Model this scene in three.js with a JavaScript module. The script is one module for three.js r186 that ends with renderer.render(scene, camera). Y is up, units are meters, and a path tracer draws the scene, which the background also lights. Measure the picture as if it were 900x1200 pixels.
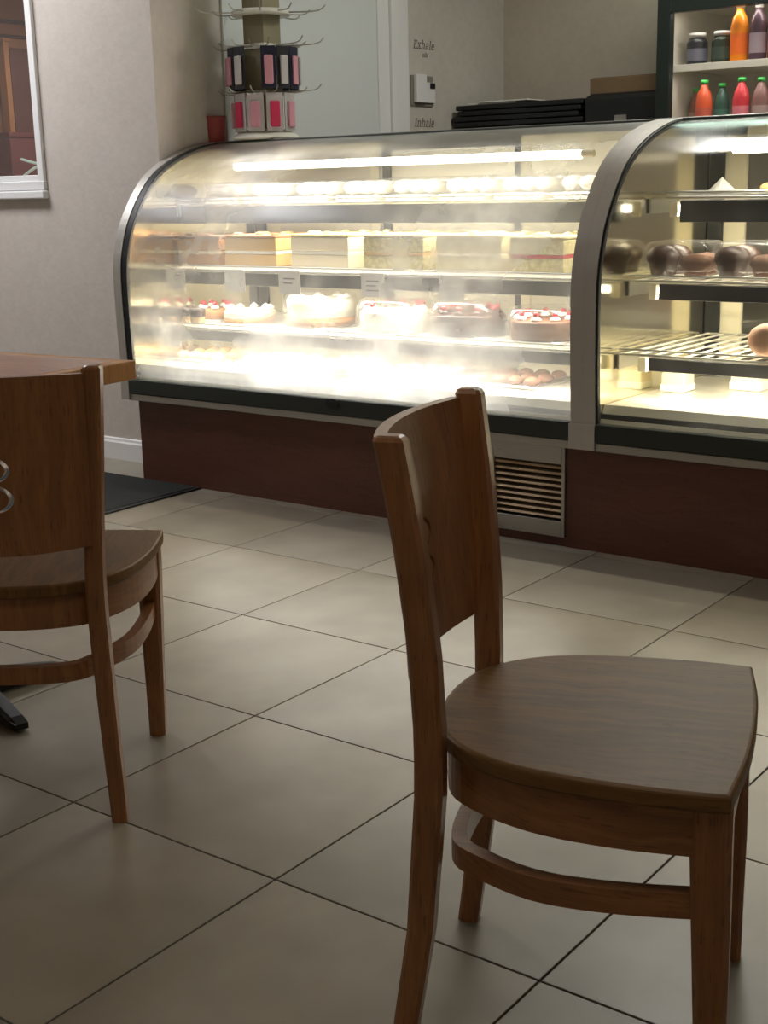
import * as THREE from 'three';
import { RoundedBoxGeometry } from 'three/addons/geometries/RoundedBoxGeometry.js';
import { mergeGeometries } from 'three/addons/utils/BufferGeometryUtils.js';
import { TessellateModifier } from 'three/addons/modifiers/TessellateModifier.js';
import { RectAreaLightUniformsLib } from 'three/addons/lights/RectAreaLightUniformsLib.js';

// ---------------------------------------------------------------- camera, light, exposure
// World: x runs along the display cases, y is up, "depth" d runs towards the back of the shop (three's z = -d).
RectAreaLightUniformsLib.init();
const scene = new THREE.Scene();
scene.background = new THREE.Color(0x000000);
const FOCAL = 1559.8, PITCH = 0.24061, ROLL = 0.02338, YAW = -0.6502;
const EYE = new THREE.Vector3(1.8512, 1.1019, 1.4585);
const camera = new THREE.PerspectiveCamera(2 * Math.atan(600 / FOCAL) * 180 / Math.PI, 0.75, 0.05, 60);
const cFwd = new THREE.Vector3(Math.sin(YAW) * Math.cos(PITCH), -Math.sin(PITCH), -Math.cos(YAW) * Math.cos(PITCH));
const cR0 = new THREE.Vector3(Math.cos(YAW), 0, Math.sin(YAW));
const cU0 = new THREE.Vector3().crossVectors(cR0, cFwd);
const cRight = cR0.clone().multiplyScalar(Math.cos(ROLL)).addScaledVector(cU0, -Math.sin(ROLL));
const cUp = cU0.clone().multiplyScalar(Math.cos(ROLL)).addScaledVector(cR0, Math.sin(ROLL));
camera.position.copy(EYE);
camera.quaternion.setFromRotationMatrix(new THREE.Matrix4().makeBasis(cRight, cUp, cFwd.clone().negate()));
const renderer = new THREE.WebGLRenderer({ antialias: true });
renderer.toneMapping = THREE.LinearToneMapping;
renderer.toneMappingExposure = 1.0;
renderer.shadowMap.enabled = true;
const CEILING_POWER = [17.5, 21, 3.2];     // by the left wall, over the counter, over the seats
const CEILING_SPOTS = [[-3.2, 1.35], [-0.3, 3.3], [1.3, -0.9]];   // x, depth
const TUBE_TOP = 60, TUBE_SHELF = 46;     // display case tubes

const ray = (px, py) => cFwd.clone().addScaledVector(cRight, (px - 450) / FOCAL).addScaledVector(cUp, -(py - 600) / FOCAL);
const atDepth = (px, py, d) => { const r = ray(px, py), t = (-d - EYE.z) / r.z; return [EYE.x + t * r.x, EYE.y + t * r.y, d]; };
const atX = (px, py, x) => { const r = ray(px, py), t = (x - EYE.x) / r.x; return [x, EYE.y + t * r.y, -(EYE.z + t * r.z)]; };

// ---------------------------------------------------------------- helpers
let seed = 20240611;
const rnd = () => { seed |= 0; seed = seed + 0x6D2B79F5 | 0; let t = Math.imul(seed ^ seed >>> 15, 1 | seed); t = t + Math.imul(t ^ t >>> 7, 61 | t) ^ t; return ((t ^ t >>> 14) >>> 0) / 4294967296; };
const taken = {};
function numbered(n) { const k = taken[n] = (taken[n] ?? -1) + 1; return k ? n + '_' + String(k).padStart(3, '0') : n; }
function meta(o, label, category, group) { o.userData = { label, category }; if (group) o.userData.group = group; return o; }
function thing(name, label, category, [x, y, d] = [0, 0, 0], turn = 0, group) {
  const o = new THREE.Group(); o.name = numbered(name); o.position.set(x, y, -d); o.rotation.y = turn; scene.add(o);
  return meta(o, label, category, group);
}
function part(name, geo, material, parent, { world = false, label } = {}) {
  const g = Array.isArray(geo) ? join(geo) : geo;
  if (world) { let o = parent; while (o && o !== scene) { g.translate(-o.position.x, -o.position.y, -o.position.z); o = o.parent; } }
  const m = new THREE.Mesh(g, material); m.name = name; m.castShadow = m.receiveShadow = true;
  if (label) m.userData.label = label;
  parent.add(m); return m;
}
const W = { world: true };
function struct(name, geo, material) { const m = part(name, geo, material, scene); m.userData.kind = 'structure'; return m; }
function structGroup(name) { const g = new THREE.Group(); g.name = name; g.userData.kind = 'structure'; scene.add(g); return g; }
function dup(src, name, [x, y, d], turn, label, group) {
  const c = src.clone(); c.name = numbered(name); c.position.set(x, y, -d); c.rotation.y = turn;
  c.userData = { ...src.userData }; if (label) c.userData.label = label; if (group) c.userData.group = group;
  scene.add(c); return c;
}
function join(list) {
  const l = list.map(g => { const n = g.index ? g.toNonIndexed() : g; for (const k of Object.keys(n.attributes)) if (!['position', 'normal', 'uv'].includes(k)) n.deleteAttribute(k); return n; });
  return l.length === 1 ? l[0] : mergeGeometries(l);
}
// box between world bounds, with small chamfers; uv in metres
function box(x0, x1, y0, y1, d0, d1, r = 0.002, along = 0) {
  const w = x1 - x0, h = y1 - y0, l = d1 - d0, rr = Math.min(r, w / 2.1, h / 2.1, l / 2.1);
  const g = r > 0 ? new RoundedBoxGeometry(w, h, l, 1, rr) : new THREE.BoxGeometry(w, h, l);
  g.translate((x0 + x1) / 2, (y0 + y1) / 2, -(d0 + d1) / 2);
  return boxUV(g, along);
}
function boxUV(geo, along = 0) {       // along: axis index that the texture's u (grain) follows
  const g = geo.index ? geo.toNonIndexed() : geo, p = g.attributes.position, uv = new Float32Array(p.count * 2);
  const a = new THREE.Vector3(), b = new THREE.Vector3(), c = new THREE.Vector3();
  for (let i = 0; i < p.count; i += 3) {
    a.fromBufferAttribute(p, i); b.fromBufferAttribute(p, i + 1); c.fromBufferAttribute(p, i + 2);
    const n = b.clone().sub(a).cross(c.clone().sub(a)), m = [Math.abs(n.x), Math.abs(n.y), Math.abs(n.z)];
    const ax = m[0] >= m[1] && m[0] >= m[2] ? 0 : m[1] >= m[2] ? 1 : 2, rest = [0, 1, 2].filter(k => k !== ax);
    let [iu, iv] = rest; if (iv === along) [iu, iv] = [iv, iu];
    [a, b, c].forEach((q, k) => { const s = [q.x, q.y, q.z]; uv[(i + k) * 2] = s[iu]; uv[(i + k) * 2 + 1] = s[iv] + s[ax] * 0.37; });
  }
  g.setAttribute('uv', new THREE.BufferAttribute(uv, 2)); return g;
}
// polygon in the (depth, y) plane, swept along x
function slabX(pts, x0, x1, bevel = 0) {
  const s = new THREE.Shape(pts.map(([d, y]) => new THREE.Vector2(d, y)));
  const g = new THREE.ExtrudeGeometry(s, { depth: x1 - x0 - 2 * bevel, bevelEnabled: bevel > 0, bevelSize: bevel, bevelThickness: bevel, bevelOffset: -bevel, bevelSegments: 1, curveSegments: 4 });
  g.rotateY(Math.PI / 2); g.translate(x0 + bevel, 0, 0); return boxUV(g);
}
function rod(a, b, r, seg = 8) {       // a, b in (x, y, depth)
  const A = new THREE.Vector3(a[0], a[1], -a[2]), B = new THREE.Vector3(b[0], b[1], -b[2]), L = A.distanceTo(B);
  const g = new THREE.CylinderGeometry(r, r, L, seg); g.translate(0, L / 2, 0);
  g.applyQuaternion(new THREE.Quaternion().setFromUnitVectors(new THREE.Vector3(0, 1, 0), B.clone().sub(A).normalize()));
  return g.translate(A.x, A.y, A.z);
}
const lathe = (pts, seg = 28) => new THREE.LatheGeometry(pts.map(([r, y]) => new THREE.Vector2(Math.max(r, 1e-4), y)), seg);
function tube(pts, r, seg = 24, rad = 7) {
  return new THREE.TubeGeometry(new THREE.CatmullRomCurve3(pts.map(([x, y, d]) => new THREE.Vector3(x, y, -d))), seg, r, rad);
}
// rectangle with cut corners swept up through stations [u, v, y, width u, width v] (chair frame: u forward, v left)
function post(st) {
  const pos = [], idx = [], ring = (s) => { const [u, v, y, wu, wv] = s, c = 0.16 * Math.min(wu, wv), a = wu / 2, b = wv / 2;
    return [[a, b - c], [a - c, b], [-a + c, b], [-a, b - c], [-a, -b + c], [-a + c, -b], [a - c, -b], [a, -b + c]].map(([p, q]) => [u + p, y, -(v + q)]); };
  st.forEach(s => pos.push(...ring(s)));
  const n = st.length;
  for (let i = 0; i < n - 1; i++) for (let k = 0; k < 8; k++) { const a = i * 8 + k, b = i * 8 + (k + 1) % 8; idx.push(a, b, b + 8, a, b + 8, a + 8); }
  for (let k = 1; k < 7; k++) { idx.push(0, k + 1, k); const t = (n - 1) * 8; idx.push(t, t + k, t + k + 1); }
  const g = new THREE.BufferGeometry(); g.setAttribute('position', new THREE.Float32BufferAttribute(pos.flat(), 3)); g.setIndex(idx);
  const f = g.toNonIndexed(); f.computeVertexNormals(); return boxUV(f, 1);
}
// band of given height and thickness along a plan curve [(u, v)], in the chair frame
function band(plan, y0, y1, th, drop = 0) {
  const n = plan.length, pos = [], idx = [];
  plan.forEach(([u, v], i) => {
    const [pu, pv] = plan[Math.max(0, i - 1)], [nu, nv] = plan[Math.min(n - 1, i + 1)], L = Math.hypot(nu - pu, nv - pv) || 1;
    const ou = (nv - pv) / L * th / 2, ov = -(nu - pu) / L * th / 2;
    for (const [s, y] of [[1, y0], [1, y1], [-1, y1], [-1, y0]]) pos.push(u + ou * s, y - drop * (1 - clamp(u / 0.345)), -(v + ov * s));
  });
  for (let i = 0; i < n - 1; i++) for (let k = 0; k < 4; k++) { const a = i * 4 + k, b = i * 4 + (k + 1) % 4; idx.push(a, b + 4, b, a, a + 4, b + 4); }
  idx.push(0, 1, 2, 0, 2, 3); const t = (n - 1) * 4; idx.push(t, t + 2, t + 1, t, t + 3, t + 2);
  const g = new THREE.BufferGeometry(); g.setAttribute('position', new THREE.Float32BufferAttribute(pos, 3)); g.setIndex(idx);
  const f = g.toNonIndexed(); f.computeVertexNormals(); return boxUV(f, 0);
}
const smooth = (pts, n) => new THREE.SplineCurve(pts.map(([a, b]) => new THREE.Vector2(a, b))).getPoints(n).map(p => [p.x, p.y]);

// ---------------------------------------------------------------- textures and materials
function hash(x, y, s) { let h = Math.imul(x, 374761393) + Math.imul(y, 668265263) + Math.imul(s, 982451653) | 0; h = Math.imul(h ^ h >>> 13, 1274126177); return ((h ^ h >>> 16) >>> 0) / 4294967296; }
function vnoise(x, y, per, s, perY = per) {
  const x0 = Math.floor(x), y0 = Math.floor(y), fx = x - x0, fy = y - y0, u = fx * fx * (3 - 2 * fx), v = fy * fy * (3 - 2 * fy), m = (a, n) => ((a % n) + n) % n;
  const a = hash(m(x0, per), m(y0, perY), s), b = hash(m(x0 + 1, per), m(y0, perY), s), c = hash(m(x0, per), m(y0 + 1, perY), s), d = hash(m(x0 + 1, per), m(y0 + 1, perY), s);
  return a + (b - a) * u + (c - a) * v + (a - b - c + d) * u * v;
}
const fbm = (x, y, f, s, oct = 4) => { let r = 0, w = 0.5, t = 0; for (let k = 0; k < oct; k++) { r += w * vnoise(x * f, y * f, f, s + k); t += w; w /= 2; f *= 2; } return r / t; };
function texture(w, h, fn, metres, srgb = true) {     // fn(x, y in 0..1) -> [r, g, b] in 0..255
  const d = new Uint8Array(w * h * 4);
  for (let j = 0; j < h; j++) for (let i = 0; i < w; i++) { const c = fn(i / w, j / h), o = (j * w + i) * 4; d[o] = c[0]; d[o + 1] = c[1]; d[o + 2] = c[2]; d[o + 3] = 255; }
  const t = new THREE.DataTexture(d, w, h); t.wrapS = t.wrapT = THREE.RepeatWrapping; t.magFilter = THREE.LinearFilter; t.minFilter = THREE.LinearMipmapLinearFilter; t.generateMipmaps = true;
  if (srgb) t.colorSpace = THREE.SRGBColorSpace; if (metres) t.repeat.set(1 / metres[0], 1 / metres[1]); t.needsUpdate = true; return t;
}
const mixc = (a, b, t) => a.map((v, i) => v + (b[i] - v) * t);
const clamp = (v, a = 0, b = 1) => Math.min(b, Math.max(a, v));
function canvasTex(w, h, draw) { const c = document.createElement('canvas'); c.width = w; c.height = h; draw(c.getContext('2d'), w, h); const t = new THREE.CanvasTexture(c); t.colorSpace = THREE.SRGBColorSpace; return t; }
const std = (color, roughness = 0.6, o = {}) => new THREE.MeshStandardMaterial({ color, roughness, ...o });
const phys = (color, roughness, o) => new THREE.MeshPhysicalMaterial({ color, roughness, ...o });
const wood = (dark, light, s) => texture(512, 512, (x, y) => {
  const warp = fbm(x, y, 4, s, 3) * 0.22, g = vnoise(x * 4, (y + warp) * 40, 4, s + 9, 40), fine = vnoise(x * 16, y * 160, 16, s + 5, 160), pore = vnoise(x * 24, y * 256, 24, s + 7, 256);
  return mixc(dark, light, clamp(0.25 + 0.5 * g + 0.25 * fine + 0.25 * (fbm(x, y, 3, s + 3) - 0.5))).map(v => v * (pore > 0.86 ? 0.82 : 1));
}, [0.6, 0.4]);
const M = {};
M.tileMap = texture(1024, 1024, (x, y) => {
  const a = fbm(x, y, 5, 3, 5), b = fbm(x, y, 24, 11, 3), c = vnoise(x * 5 + a * 2, y * 14, 5, 23, 14);
  let col = mixc([138, 132, 120], [161, 155, 144], clamp(0.5 + (a - 0.5) * 1.8)); col = mixc(col, [127, 118, 103], clamp((c - 0.62) * 1.3)); return col.map(v => v + (b - 0.5) * 14);
}, [2, 2]);
const tileRough = texture(512, 512, (x, y) => { const v = 73 + 26 * fbm(x, y, 6, 41, 4); return [v, v, v]; }, [1.7, 1.7], false);
M.tile = [0xffffff, 0xf4f1ea, 0xfbf6ee].map(c => std(c, 1, { map: M.tileMap, roughnessMap: tileRough }));
M.grout = std(0x69645a, 0.9);
const plaster = (a, b, s) => texture(512, 512, (x, y) => { const n = fbm(x, y, 4, s, 5), f = fbm(x, y, 64, s + 6, 2); return mixc(a, b, clamp(0.5 + (n - 0.5) * 1.2)).map(v => v + (f - 0.5) * 8); }, [1.5, 1.5]);
const plasterBump = texture(256, 256, (x, y) => { const v = 255 * fbm(x, y, 32, 77, 3); return [v, v, v]; }, [0.4, 0.4], false);
M.wall = std(0xffffff, 0.75, { map: plaster([205, 196, 188], [214, 206, 199], 50), bumpMap: plasterBump, bumpScale: 0.0006 });
M.wallBack = std(0xffffff, 0.75, { map: plaster([190, 180, 164], [200, 190, 175], 52), bumpMap: plasterBump, bumpScale: 0.0006 });
M.wallSide = std(0xffffff, 0.7, { map: plaster([206, 200, 190], [214, 209, 200], 54) });
M.ceiling = std(0xdedad2, 0.9);
M.whitePaint = std(0xf0f0f0, 0.4);
M.doorPaint = std(0xdfe3e3, 0.35);
const chairTex = wood([114, 72, 39], [170, 112, 62], 101);
M.chair = phys(0xffffff, 0.36, { map: chairTex, clearcoat: 0.35, clearcoatRoughness: 0.25 });
M.seat = phys(0xffffff, 0.42, { map: wood([88, 62, 34], [134, 98, 56], 131), specularIntensity: 0.4 });
M.table = phys(0xffffff, 0.3, { map: wood([158, 96, 54], [196, 130, 82], 151), clearcoat: 0.4, clearcoatRoughness: 0.2 });
M.tableEdge = phys(0xffffff, 0.4, { map: wood([176, 118, 58], [206, 148, 80], 161) });
M.iron = std(0x1a1f20, 0.38, { metalness: 0.2 });
M.laminate = phys(0xffffff, 0.42, { map: wood([90, 52, 42], [108, 64, 52], 171) });
const brushed = texture(256, 256, (x, y) => { const v = 150 + 70 * (vnoise(x * 3, y * 120, 3, 8, 120) - 0.5) + 30 * (fbm(x, y, 5, 19) - 0.5); return [v, v, v]; }, [0.5, 0.25], false);
M.steel = std(0xb9b7b2, 0.62, { metalness: 0.9, roughnessMap: brushed });
M.frame = std(0xc2beb8, 0.72, { metalness: 0.5, roughnessMap: brushed });
M.gasket = std(0x14181a, 0.45);
M.blackRail = std(0x2a302b, 0.4);
M.lip = std(0xa3a193, 0.45);
M.cream = std(0xe9e2c6, 0.3);
M.mirror = std(0xe6e0c8, 0.12, { metalness: 1 });
M.deck = std(0xe4dfd0, 0.28, { metalness: 0.35 });
M.housing = std(0x23272a, 0.35);
M.wire = std(0xe8e4d4, 0.35);
M.wireSteel = std(0xb9b8ae, 0.3, { metalness: 0.8 });
M.tubeGlow = std(0xffffff, 0.4, { emissive: new THREE.Color(1, 0.95, 0.82), emissiveIntensity: 5 });
M.tubeEnd = std(0xd8c79a, 0.4);
const fog = texture(1024, 1024, (x, y) => {
  const n = fbm(x, y, 3, 201, 5), m = fbm((x + 0.2 * n) % 1, (y + 0.15 * n) % 1, 6, 221, 5), f = fbm(x, y, 40, 231, 3);
  const v = 255 * clamp(0.48 + 1.0 * (n - 0.5) + 0.5 * (m - 0.5) + 0.12 * (f - 0.5), 0.29, 0.74); return [v, v, v];
}, [2.1, 2.1], false);
// matter on the glass: condensation
M.glassFogged = phys(0xffffff, 1, { transmission: 1, thickness: 0, ior: 1.5, roughnessMap: fog });
const smear = texture(512, 512, (x, y) => { const v = 255 * (0.07 + 0.17 * clamp((fbm(x, y, 4, 241, 5) - 0.45) * 3)); return [v, v, v]; }, [1.4, 1.3], false);
M.glassClear = phys(0xffffff, 1, { transmission: 1, thickness: 0, ior: 1.5, roughnessMap: smear });
M.pane = phys(0xffffff, 0.06, { transmission: 1, thickness: 0, ior: 1.5 });
M.plastic = phys(0xffffff, 0.18, { transmission: 1, thickness: 0, ior: 1.45 });
M.paper = std(0xeeece4, 0.8);
M.cardboard = std(0x6f5a40, 0.85);
M.black = std(0x131516, 0.5);
M.mat = std(0x1d201f, 0.9, { bumpMap: texture(256, 256, (x, y) => { const v = 255 * (0.5 + 0.5 * Math.sin(x * 2 * Math.PI * 16)) * (0.7 + 0.3 * fbm(x, y, 32, 301, 2)); return [v, v, v]; }, [0.25, 0.25], false), bumpScale: 0.004 });

// ---------------------------------------------------------------- room shell
const X_L = -4.7, X_R = 3.4, D_F = -3.4, D_WALL = 2.285, D_B = 4.8, X_S = -2.05, H = 2.7;
{
  const floor = structGroup('floor');
  part('grout_bed', box(X_L - 0.1, X_R + 0.1, -0.12, -0.004, D_F - 0.1, D_B + 0.1, 0), M.grout, floor);
  const variants = [];
  for (let k = 0; k < 8; k++) {
    const g = new RoundedBoxGeometry(0.4965, 0.012, 0.4965, 1, 0.0014), p = g.attributes.position, uv = g.attributes.uv, ox = rnd() * 2, oy = rnd() * 2, sw = k % 2;
    for (let i = 0; i < p.count; i++) sw ? uv.setXY(i, ox + p.getZ(i), oy - p.getX(i)) : uv.setXY(i, ox + p.getX(i), oy + p.getZ(i));
    variants.push(g);
  }
  for (let d = D_F / 0.5 | 0; d * 0.5 < D_WALL; d++) for (let x = Math.floor(X_L / 0.5); x * 0.5 < X_R; x++) {
    if (d * 0.5 < -1.9 && x * 0.5 < -1.6 || x * 0.5 < -4 ) continue;      // never seen from the seating area
    const m = part('tile', variants[rnd() * 8 | 0], M.tile[rnd() * 3 | 0], floor);
    m.position.set(x * 0.5 + 0.25, -0.006, -(d * 0.5 + 0.25));
  }
  struct('ceiling', box(X_L - 0.1, X_R + 0.1, H, H + 0.1, D_F - 0.1, D_B + 0.1, 0), M.ceiling);
  // left wall (parallel to the cases) with its window opening, and the return that runs back behind the counter
  const wx0 = -3.75, wx1 = -2.765, wy0 = 1.165, wy1 = 2.15, T = 0.15;
  struct('wall_left', [box(wx1, X_S, 0, H, D_WALL, D_WALL + T, 0), box(X_L, wx0, 0, H, D_WALL, D_WALL + T, 0), box(wx0, wx1, 0, wy0, D_WALL, D_WALL + T, 0), box(wx0, wx1, wy1, H, D_WALL, D_WALL + T, 0)], M.wall);
  struct('wall_side', box(X_S - T, X_S, 0, H, D_WALL + T, D_B, 0), M.wallSide);
  struct('wall_back', box(X_S - T, X_R + 0.1, 0, H, D_B, D_B + 0.1, 0), M.wallBack);
  struct('wall_right', box(X_R, X_R + 0.1, 0, H, D_F, D_B, 0), M.wall);
  struct('wall_front', box(X_L, X_R, 0, H, D_F - 0.1, D_F, 0), M.wall);
  struct('wall_far_left', box(X_L - 0.1, X_L, 0, H, D_F, D_WALL, 0), M.wall);
  const bb = structGroup('baseboard_left');
  part('board', slabX([[2.2845, 0], [2.27, 0], [2.27, 0.072], [2.275, 0.079], [2.2765, 0.088], [2.2845, 0.092]], X_L, X_S - 0.002), M.whitePaint, bb);
  // window in the left wall: moulded white casing, pane, dim brown room behind it
  const w = structGroup('window_1');
  const casing = (x0, x1, y0, y1) => [box(x0, x1, y0, y1, D_WALL - 0.018, D_WALL, 0.004)];
  part('window_frame', [...casing(wx1, wx1 + 0.038, wy0 - 0.038, wy1 + 0.038)], M.whitePaint, w);
  part('window_frame', [...casing(wx0 - 0.038, wx0, wy0 - 0.038, wy1 + 0.038)], M.whitePaint, w);
  part('window_frame', casing(wx0, wx1, wy1, wy1 + 0.038), M.whitePaint, w);
  part('window_sill', [box(wx0 - 0.04, wx1 + 0.04, wy0 - 0.05, wy0 - 0.012, D_WALL - 0.02, D_WALL, 0.004), box(wx0 - 0.05, wx1 + 0.045, wy0 - 0.085, wy0 - 0.052, D_WALL - 0.032, D_WALL, 0.006), box(wx0, wx1, wy0 - 0.012, wy0 + 0.012, D_WALL - 0.012, D_WALL + 0.05, 0.003)], M.whitePaint, w);
  part('pane', box(wx0, wx1, wy0, wy1, D_WALL + 0.03, D_WALL + 0.034, 0), M.pane, w);
  // the room behind the window
  const AX = std(0x8a5f50, 0.8), AX2 = std(0x97694f, 0.8);
  struct('wall_annex_back', box(X_L, X_S - T, 0, H, D_B, D_B + 0.1, 0), AX);
  struct('wall_annex_left', box(X_L - 0.1, X_L, 0, H, D_WALL, D_B, 0), AX2);
  struct('trim_1', [25, 42].map(py => { const y = atX(25, py, X_L)[1]; return box(X_L, X_L + 0.02, y - 0.02, y, D_WALL + T, D_B, 0.003); }), std(0x4e3830, 0.7));
  // door in the return wall, behind the counter
  const [, , dA] = atX(262, 100, X_S), [, , dB] = atX(440, 80, X_S), [, , dC] = atX(475, 80, X_S);
  const dr = structGroup('door_1');
  part('door_leaf', box(X_S, X_S + 0.012, 0, 2.05, dA, dB, 0.002), M.doorPaint, dr);
  part('door_casing', box(X_S, X_S + 0.02, 0, 2.12, dB, dB + 0.085, 0.004), M.whitePaint, dr);
  part('door_casing', box(X_S, X_S + 0.034, 0, 2.12, dB + 0.087, dB + 0.13, 0.004), M.whitePaint, dr);
  part('door_casing', box(X_S, X_S + 0.022, 0, 2.12, dB + 0.132, dC, 0.004), M.whitePaint, dr);
}

// ---------------------------------------------------------------- display cases
const PROFILE = smooth([[2.02, 0.395], [2.012, 0.60], [2.012, 0.80], [2.03, 0.90], [2.065, 0.99], [2.135, 1.093], [2.21, 1.164], [2.32, 1.222], [2.45, 1.262], [2.56, 1.28]], 44);
const offset = (pts, o) => pts.map(([d, y], i) => { const [a, b] = pts[Math.max(0, i - 1)], [c, e] = pts[Math.min(pts.length - 1, i + 1)], L = Math.hypot(c - a, e - b); return [d - (e - b) / L * o, y + (c - a) / L * o]; });
function profileBand(x0, x1, out, inn, bevel = 0) { return slabX([...offset(PROFILE, out), ...offset(PROFILE, -inn).reverse()], x0, x1, bevel); }
function profileSheet(x0, x1) {
  const pos = [], uv = [], idx = []; let s = 0;
  PROFILE.forEach(([d, y], i) => { if (i) s += Math.hypot(d - PROFILE[i - 1][0], y - PROFILE[i - 1][1]); pos.push(x0, y, -d, x1, y, -d); uv.push(x0 + 3, s, x1 + 3, s); });
  for (let i = 0; i < PROFILE.length - 1; i++) { const a = 2 * i; idx.push(a, a + 1, a + 3, a, a + 3, a + 2); }
  const g = new THREE.BufferGeometry(); g.setAttribute('position', new THREE.Float32BufferAttribute(pos, 3)); g.setAttribute('uv', new THREE.Float32BufferAttribute(uv, 2)); g.setIndex(idx); g.computeVertexNormals(); return g;
}
const SHELVES = [[1.05, 2.33], [0.812, 2.20], [0.60, 2.14]];    // height, front depth
const D_BACK = 2.82;
function lampIn(group, x0, x1, y, d, power, tint) {
  const L = new THREE.RectAreaLight(tint, power, x1 - x0, 0.03);
  L.position.set((x0 + x1) / 2 - group.position.x, y - 0.014 - group.position.y, -d - group.position.z); L.rotation.x = -Math.PI / 2; L.castShadow = true; L.name = 'tube_light'; group.add(L);
}
function displayCase(label, x0, x1, o) {
  const g = thing('display_case', label, 'display case', [(x0 + x1) / 2, 0, 2.05]);
  const tint = o.tint, wL = o.wL, wR = o.wR, i0 = x0 + wL, i1 = x1 - wR;
  const P = (n, geo, m, parent = g, label) => part(n, geo, m, parent, { world: true, label });
  // plinth and front rails
  for (const [a, b] of o.plinth) P('base_panel', box(a, b, 0, 0.318, 2.05, 2.075, 0), M.laminate, g, 'dark red-brown laminate base panel');
  P('base_carcass', box(o.plinth[0][0] + 0.005, o.carcassEnd, 0.002, 0.315, 2.08, D_BACK - 0.02, 0), M.black);
  P('lower_rail', box(o.joined ? i0 : x0 + 0.012, o.joined ? x1 : i1, 0.319, 0.345, 2.014, 2.075, 0.003), M.steel);
  P('black_rail', box(i0, i1, 0.346, 0.402, 2.008, 2.036, 0.004), M.blackRail);
  P('front_lip', slabX([[2.037, 0.40], [2.042, 0.40], [2.075, 0.452], [2.069, 0.452]], i0, i1), M.lip);
  P('deck', box(i0, i1, 0.43, 0.452, 2.076, D_BACK - 0.005, 0.002), M.deck);
  P('under_tray', box(i0, i1, 0.347, 0.428, 2.045, D_BACK - 0.005, 0), M.black);
  // end walls, end frames
  const wallPts = [...offset(PROFILE, -0.012), [D_BACK, 1.268], [D_BACK, 0.347], [2.04, 0.347]];
  P('end_wall', slabX(wallPts, i0 - 0.014, i0 - 0.002), M.mirror); P('end_wall', slabX(wallPts, i1 + 0.002, i1 + 0.014), M.mirror);
  P('end_frame', profileBand(x0, i0 - 0.002, 0.005, 0.01), M.frame); P('end_frame', profileBand(i1 + 0.002, x1, 0.005, 0.01), M.frame);
  P('frame_foot', box(x0, i0, 0.322, 0.398, 2.006, 2.04, 0), M.frame); P('frame_foot', box(i1, x1, 0.322, 0.398, 2.006, 2.04, 0), M.frame);
  P('gasket', profileBand(i0 - 0.0015, i0 + (o.gasket ?? 0.012), 0.002, 0.012), M.gasket); if (o.gasketR) P('gasket', profileBand(i1 - 0.006, i1 + 0.0015, 0.002, 0.012), M.gasket);
  P('front_glass', profileSheet(i0 + 0.001, i1 - 0.001), o.glass, g, o.glassLabel);
  P('top_panel', box(x0, x1, 1.270, 1.287, 2.562, D_BACK + 0.03, 0.003), M.steel);
  P('top_nose', box(i0, i1, 1.255, 1.285, 2.548, 2.561, 0.003), M.blackRail);
  // back: sliding doors with frames
  const n = o.doors, dw = (i1 - i0) / n;
  for (let k = 0; k < n; k++) {
    const a = i0 + k * dw, b = a + dw, dd = D_BACK - (k % 2 ? 0.012 : 0.034);
    const door = P('sliding_door', [box(a, a + (k ? 0.04 : 0.12), 0.454, 1.268, dd, dd + 0.018, 0.002), box(b - 0.04, b, 0.454, 1.268, dd, dd + 0.018, 0.002), box(a + 0.04, b - 0.04, 0.454, 0.49, dd, dd + 0.018, 0.002), box(a + 0.04, b - 0.04, 1.232, 1.268, dd, dd + 0.018, 0.002)], k % 2 ? M.gasket : M.cream);
    P('door_panel', box(a + 0.04, b - 0.04, 0.49, 1.232, dd + 0.006, dd + 0.012, 0), o.backMat, door);
  }
  P('door_seal', box(i0 + 0.001, i0 + 0.05, 0.454, 1.268, D_BACK - 0.052, D_BACK - 0.036, 0.002), M.gasket);
  // shelves: rim rods, wires, dark lamp housing, tube underneath
  SHELVES.forEach(([y, df], s) => {
    const db = D_BACK - 0.06, xs0 = i0 + 0.01, xs1 = i1 - 0.01;
    const sh = P('shelf', [rod([xs0, y - 0.004, df], [xs1, y - 0.004, df], 0.004), rod([xs0, y - 0.004, db], [xs1, y - 0.004, db], 0.004), rod([xs0, y + 0.012, df - 0.003], [xs1, y + 0.012, df - 0.003], 0.003),
      box(xs0 - 0.008, xs0 - 0.002, y - 0.05, y - 0.006, df, db, 0.001), box(xs1 + 0.002, xs1 + 0.008, y - 0.05, y - 0.006, df, db, 0.001)], M.wireSteel);
    const count = Math.min(Math.round((xs1 - xs0) / (o.wirePitch ?? 0.032)), 70), proto = box(-0.004, 0.004, y - 0.005, y - 0.001, df, db, 0);
    proto.translate(-g.position.x, 0, -g.position.z);
    for (let k = 0; k <= count; k++) { const wr = part('shelf_wire', proto, M.wire, sh); wr.position.x = xs0 + 0.012 + k * (xs1 - xs0 - 0.024) / count; }
    for (let k = 1; k < 4; k++) P('cross_bar', rod([xs0, y - 0.009, df + (db - df) * k / 4], [xs1, y - 0.009, df + (db - df) * k / 4], 0.003, 6), M.wireSteel, sh);
    const hh = [0.062, 0.044, 0.036][s];
    P('lamp_housing', box(xs0 + (o.hs ?? 0), xs1, y - 0.014 - hh, y - 0.012, df + 0.004, df + 0.034, 0.003), M.housing, sh);
    P('shelf_bracket', box(xs0 + 0.04, xs0 + 0.065, y - 0.06, y - 0.016, df + 0.04, df + 0.06, 0.002), M.cream, sh);
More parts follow.
